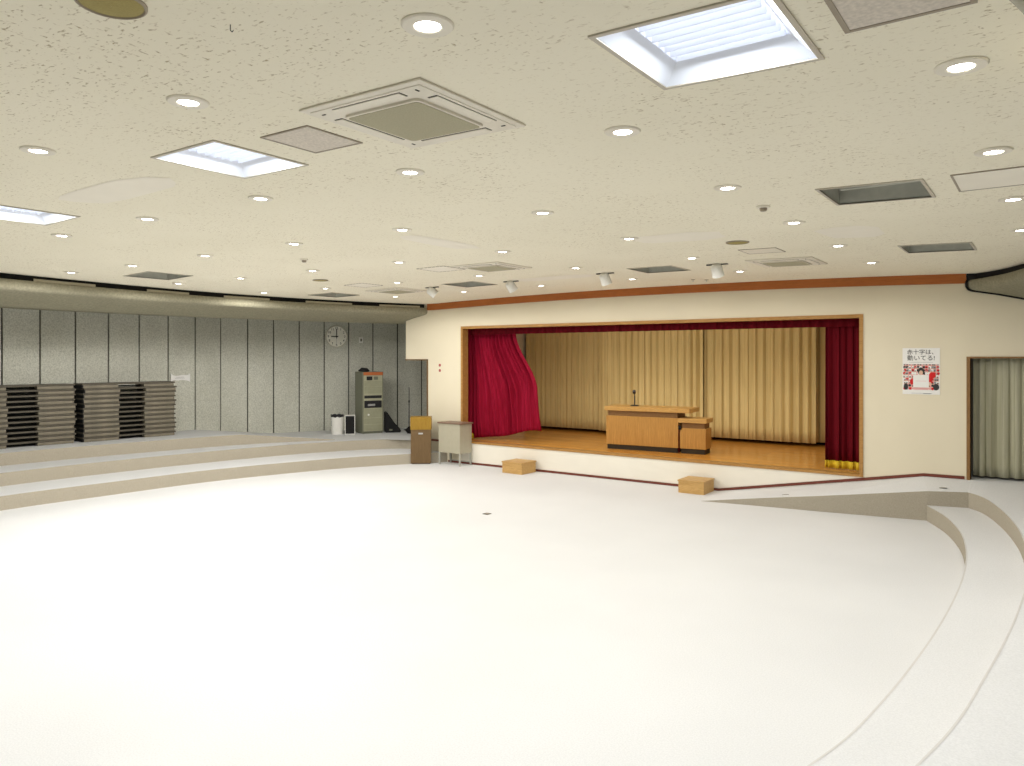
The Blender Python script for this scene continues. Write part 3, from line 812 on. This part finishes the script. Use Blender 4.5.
m.build('liner', M['blackg'], t, smooth=True)
m = MB(); R = Matrix.Rotation(math.radians(128), 4, 'Z')
for zz, ww in ((.30, .05), (.26, .035), (.22, .045)):
    m.box(-.150, -ww, zz, -.135, ww, zz+.018, M4=Matrix.Rotation(math.radians(52), 4, 'Z'))
m.build('label_print', M['inkg'], t)
t = thing('speaker_box', 'small black box with pale edges between the white bin and the rack', 'speaker', (-14.10, 12.57, R2), math.radians(48))
m = MB(); m.box(0, 0, 0, .25, .26, .47, bev=.006); m.build('cabinet', M['white'], t)
m = MB(); m.box(.018, -.008, .02, .232, 0, .455, bev=.003); m.build('front_cloth', M['black'], t)

t = thing('equipment_case', 'black sloping covered case behind the right side of the audio rack', 'case', (-13.61, 13.465, R2), math.radians(50))
m = MB()
pr = [(0, 0), (.40, 0), (.39, .08), (.24, .24), (.05, .52), (0, .52)]
vs0 = [m.bm.verts.new((x, 0, z)) for x, z in pr]; vs1 = [m.bm.verts.new((x, .4, z)) for x, z in pr]
m._f(vs0); m._f(vs1[::-1])
for i in range(len(pr)): m._f([vs0[i], vs0[(i+1) % len(pr)], vs1[(i+1) % len(pr)], vs1[i]])
bmesh.ops.bevel(m.bm, geom=list(m.bm.edges), offset=.02, segments=2, affect='EDGES')
m.build('cover', M['black'], t, smooth=True)
m = MB(); m.box(.1, -.02, .05, .18, 0, .09, bev=.004); m.build('buckle', M['rack'], t)
blob('cable_bag', (-12.95, 13.72, R2), .13, (1.5, .8, .8), 'black', 'black soft bag on the floor near the cream wall end', 'bag', 9)
t = thing('microphone_stand', 'thin black microphone stand upright against the grey wall', 'stand', (-13.62, 14.34, R2))
m = MB(); m.lathe([(.14, 0), (.14, .018), (.03, .035), (.001, .035)], n=28, cap=False); m.build('base', M['blackg'], t, smooth=True)
m = MB(); m.tube((0, 0, .03), (0, 0, .75), .013); m.tube((0, 0, .75), (0, 0, 1.12), .009); m.build('pole', M['blackg'], t, smooth=True)
m = MB(); m.tube((0, 0, .72), (0, 0, .78), .022); m.build('clutch', M['blackg'], t, smooth=True)

# ------------------------------------------------------------------ wall clock, notices
def wall_matrix(loc, n):         # local x to the right seen from the room, y up, z out of the wall
    n = Vector((n[0], n[1], 0)).normalized(); up = Vector((0, 0, 1)); r = up.cross(n)
    R = Matrix((r, up, n)).transposed().to_4x4(); R.translation = loc; return R
a, b = Vector((-15.36, 12.98)), Vector((-15.06, 13.55)); dd = (b-a).normalized(); nn = Vector((dd.y, -dd.x))
pc = Vector((-15.21, 13.26))
t = thing('wall_clock', 'round white wall clock showing nine o\'clock on the grey wall', 'clock')
t.matrix_world = wall_matrix((pc.x+nn.x*.037, pc.y+nn.y*.037, 2.885), nn)
m = MB(); m.lathe([(.285, 0), (.292, .02), (.285, .04), (.268, .045), (.262, .025)], n=64, cap=False); m.build('rim', M['clockrim'], t, smooth=True)
m = MB(); m.lathe([(.268, .022), (.001, .022)], n=64, cap=False); m.build('face', M['clockface'], t)
m = MB()
for k in range(1, 13):
    an = PI/2-2*PI*k/12
    text_bm(m, str(k), .085, Matrix.Translation((.215*math.cos(an), .215*math.sin(an), .0235)))
m.build('numerals', M['ink'], t)
m = MB(); m.box(-.011, -.05, .027, .011, .20, .030); m.build('minute_hand', M['ink'], t)
m = MB(); m.box(-.145, -.013, .031, .04, .013, .034); m.build('hour_hand', M['ink'], t)
m = MB(); m.box(-.003, -.20, .035, .003, .06, .037); m.build('second_hand', M['inkg'], t)
m = MB(); m.lathe([(.016, .026), (.016, .039), (.001, .04)], n=16, cap=False); m.build('hub', M['ink'], t)
# small switch plate on the next board
a, b = Vector((-15.06, 13.55)), Vector((-14.73, 14.11)); dd = (b-a).normalized(); nn = Vector((dd.y, -dd.x)); pc = (a+b)/2
t = thing('thermostat', 'small pale plate on the grey wall right of the clock', 'wall plate'); t.matrix_world = wall_matrix((pc.x+nn.x*.036, pc.y+nn.y*.036, 2.80), nn)
m = MB(); m.box(-.055, -.075, 0, .055, .075, .02, bev=.005); m.build('plate', M['white'], t)
m = MB(); m.box(-.022, -.035, .02, .022, .035, .026, bev=.003); m.build('button', M['rack'], t)
# white ribbon-shaped notice above the end of the right stack
t = thing('paper_notice', 'small white paper notice with flared corners on the grey wall above the tables', 'notice'); t.matrix_world = wall_matrix((-16.155, 9.47, 1.875), (1, 0))
m = MB()
top = []; bot = []
for i in range(25):
    u = -1+2*i/24; hgt = .055+.055*abs(u)**6; cur = .03*abs(u)**4
    top.append((.235*u, hgt+.008*math.sin(5*u), .006+cur)); bot.append((.235*u, -hgt+.008*math.sin(7*u), .006+cur))
m.sheet([bot, top]); o = m.build('sheet', M['paper'], t, recalc=False); solidify(o, .003)
m = MB(); m.box(-.12, -.012, .0095, .12, -.006, .0105); m.box(-.09, .012, .0095, .09, .018, .0105); m.build('print', M['inkg'], t)

# poster
PXc, PW, PH = -1.58, .50, .70
t = thing('poster', 'white poster with Japanese headline and a red and white crowd picture', 'poster'); t.matrix_world = wall_matrix((-1.585, WY-.003, 2.135), (0, -1))
m = MB(); m.box(-PW/2, -PH/2, 0, PW/2, PH/2, .003); m.build('sheet', M['paper'], t)
m = MB()
text_bm(m, '赤十字は、', .082, Matrix.Translation((.014, .285, .0042))); text_bm(m, '動いてる!', .088, Matrix.Translation((.0, .195, .0042)))
m.build('headline', M['ink'], t)
m = MB(); m.box(-.16, .133, .003, .16, .137, .0045); m.box(-.13, -.335, .003, .15, -.331, .0045); m.box(.03, -.342, .003, .13, -.330, .0045)
m.build('small_print', M['inkg'], t)
mats = [M['pred'], M['paper'], M['ink'], M['skin'], M['ppink'], M['inkg']]
m = MB(); rnd = random.Random(12)
def disc(cx, cy, rx, ry, z, mi, n=10):
    m.mi = mi; m.prism([(cx+rx*math.cos(2*PI*i/n), cy+ry*math.sin(2*PI*i/n)) for i in range(n)], .003, z)
m.mi = 4; m.box(-.235, -.28, .003, .235, .105, .0036)
for r in range(8):
    yy = .09-r*.046; z = .004+r*.0003
    for c in range(13):
        xx = -.222+c*.037+rnd.uniform(-.008, .008)
        if abs(xx) < .105 and yy < -.03: continue
        body = rnd.choice([0, 0, 0, 1, 1, 2, 5, 1])
        disc(xx, yy-.03, .018, .022, z, body); disc(xx, yy, .011, .013, z+.0001, 3); disc(xx, yy+.007, .012, .009, z+.00015, rnd.choice([2, 2, 5]))
# raised white board, the woman's head above it, dark figures at both lower corners
disc(0, -.0, .042, .055, .0078, 2, 20); disc(0, -.022, .026, .034, .0082, 3, 20)
disc(-.12, -.16, .03, .045, .0079, 0, 14); disc(.12, -.12, .035, .05, .0079, 0, 14); disc(.15, -.06, .045, .045, .0077, 0, 14); disc(.12, -.19, .02, .03, .008, 3, 12)
m.mi = 1; m.box(-.105, -.245, .003, .105, -.055, .0084)
m.mi = 4; m.box(-.125, -.275, .003, .125, -.247, .0086); m.box(-.07, -.150, .003, .07, -.146, .0087)
disc(-.205, -.235, .03, .05, .0086, 2, 14); disc(.2, -.235, .04, .05, .0086, 2, 14)
m.build('crowd_picture', mats, t)
# red buttons on the wall end
for z, l in ((2.165, 'small dusty red round button on the cream wall, upper of two'), (2.045, 'small dusty red round button on the cream wall, lower of two')):
    t = thing('wall_button', l, 'wall button', group='red buttons on the cream wall'); t.matrix_world = wall_matrix((-11.2, WY-.001, z), (0, -1))
    m = MB(); m.lathe([(.036, 0), (.034, .01), (.025, .014), (.001, .016)], n=20, cap=False); m.build('cap', M['pinkdot'], t, smooth=True)
    m = MB(); m.lathe([(.043, 0), (.043, .005), (.034, .006)], n=20, cap=False); m.build('ring', M['acw'], t, smooth=True)
# floor outlets
def outlet(x, y, z, rz, label, w=.12, d=.05, tilt=0):
    t = thing('floor_outlet', label, 'floor outlet', (x, y, z), rz); t.rotation_euler = (0, -tilt, rz)
    m = MB(); m.box(-w/2, -d/2, 0, w/2, d/2, .006, bev=.002); m.build('plate', M['plate'], t)
    m = MB(); m.box(-w/4, -d/4, .006, w/4, d/4, .010, bev=.001); m.build('lid', M['hframe'], t)
outlet(-6.85, 8.89, 0, 0, 'small dark outlet cover alone in the middle of the pale floor', .10, .10)
rt = math.atan(.13)
outlet(-3.38, 12.08, .181, .12, 'small outlet cover on the ramp edge, nearest the right step box', .10, .035, rt)
outlet(-2.35, 12.25, .327, .12, 'small outlet cover on the ramp edge, in the middle of its length', .10, .035, rt)
outlet(-1.25, 12.38, .462, .1, 'small outlet cover on the ramp edge, nearest the curved steps', .10, .035, .06)

# ------------------------------------------------------------------ stacked folding tables
LT, DT, HT = 1.86, .46, .0968
def make_table():
    t = thing('folding_table', '', 'folding table')
    m = MB(); m.box(-DT/2, -LT/2, .062, DT/2, LT/2, .0955, bev=.006); m.build('table_top', M['tabtop'], t)
    for y0, y1 in ((-LT/2+.02, -LT/2+.69), (LT/2-.66, LT/2-.02)):
        m = MB(); m.box(-DT/2+.03, y0, .0, DT/2-.012, y1, .06, bev=.012)
        m.build('folded_leg_frame', M['tableg'], t)
    m = MB(); m.box(-DT/2+.02, -LT/2-.004, .002, DT/2-.012, -LT/2+.019, .061); m.build('black_end_plate', M['black'], t)  # black plate added to darken the table's end face
    m = MB(); m.rail((DT/2-.16, -LT/2+.7, .03), (DT/2-.16, LT/2-.66, .03), .025, .025); m.build('stretcher', M['black'], t)
    return t
tp = make_table(); first = True; ords = ['lowest', 'second', 'third', 'fourth', 'fifth', 'sixth', 'seventh', 'eighth', 'ninth', 'tenth', 'eleventh', 'topmost']
for sx, sy, rz, nm in ((-15.82, 6.04, math.radians(-3), 'the stack at the photo left edge'), (-15.66, 8.01, math.radians(-4), 'the stack beside the white notice')):
    for k in range(12):
        t = tp if first else copy_tree(tp); first = False
        dx, dy, dr = random.uniform(-.008, .008), random.uniform(-.022, .022), random.uniform(-.004, .004)
        t.location = (sx+dx, sy+dy, R3+.003+k*HT); t.rotation_euler = (0, 0, rz+dr)
        t['label'] = f'folded grey table, {ords[k]}' + (' from bottom' if 0 < k < 11 else '') + f' in {nm}'
        t['group'] = 'folded tables in ' + nm

# repainted patches on the ceiling
for i, (px, py, a, b, l) in enumerate([(-5.9, 2.95, .7, .2, ''), (-5.6, 6.4, .2, .6, ''), (-6.6, 10.35, .75, .25, ''), (-3.2, 7.5, .5, .3, ''), (-1.6, 8.0, .3, .4, '')]):
    n = 14; rr = random.Random(i); pts = []
    for k in range(n):
        an = 2*PI*k/n; ca, sa = math.cos(an), math.sin(an)
        pts.append((px+a*math.copysign(abs(ca)**.6, ca)*rr.uniform(.85, 1.1), py+b*math.copysign(abs(sa)**.6, sa)*rr.uniform(.85, 1.1)))
    m = MB(); v0 = [m.bm.verts.new((x, y, cz(x)-.0022)) for x, y in pts]; m._f(v0)
    struct(m.build('ceiling_patch', M['patch'], bpy.data.objects['ceiling']))

# ------------------------------------------------------------------ unseen light bar added behind the valance to brighten the backdrop
t = thing('added_light_bar', 'long added fill light bar, unseen behind the valance', 'added light', (-6.4, 13.7, 3.30))
m = MB(); m.box(-3.2, -.07, .0, 3.2, .07, .12); m.build('housing', M['blackg'], t)
m = MB(); m.box(-3.15, -.05, -.012, 3.15, .05, 0); m.build('fill_strip', glow('added_fill_glow', (1, .9, .75, 1), 1.0), t)
bl = bpy.data.lights.new('added_fill_lamp', 'AREA'); bl.shape = 'RECTANGLE'; bl.size = 6.2; bl.size_y = .1; bl.energy = 34; bl.color = (1, .93, .82)
lo = bpy.data.objects.new('added_fill_lamp', bl); COL.objects.link(lo); lo.location = (-6.4, 13.7, 3.27); lo.rotation_euler = (math.radians(22), 0, 0)

# ------------------------------------------------------------------ world, camera, view
w = bpy.data.worlds.new('world'); S.world = w; w.use_nodes = True
w.node_tree.nodes['Background'].inputs[0].default_value = (.5, .5, .5, 1); w.node_tree.nodes['Background'].inputs[1].default_value = .05
cam = bpy.data.cameras.new('camera'); co = bpy.data.objects.new('camera', cam); COL.objects.link(co)
cam.sensor_width = 36; cam.lens = 749/1024*36; cam.shift_y = -26/1024; cam.clip_start = .05; cam.clip_end = 100
co.location = (0, 0, 2.35); co.rotation_euler = (PI/2, 0, math.radians(35.7))
S.camera = co
S.view_settings.view_transform = 'Standard'; S.view_settings.look = 'None'; S.view_settings.gamma = 1
S.view_settings.use_curve_mapping = False; S.view_settings.exposure = .24
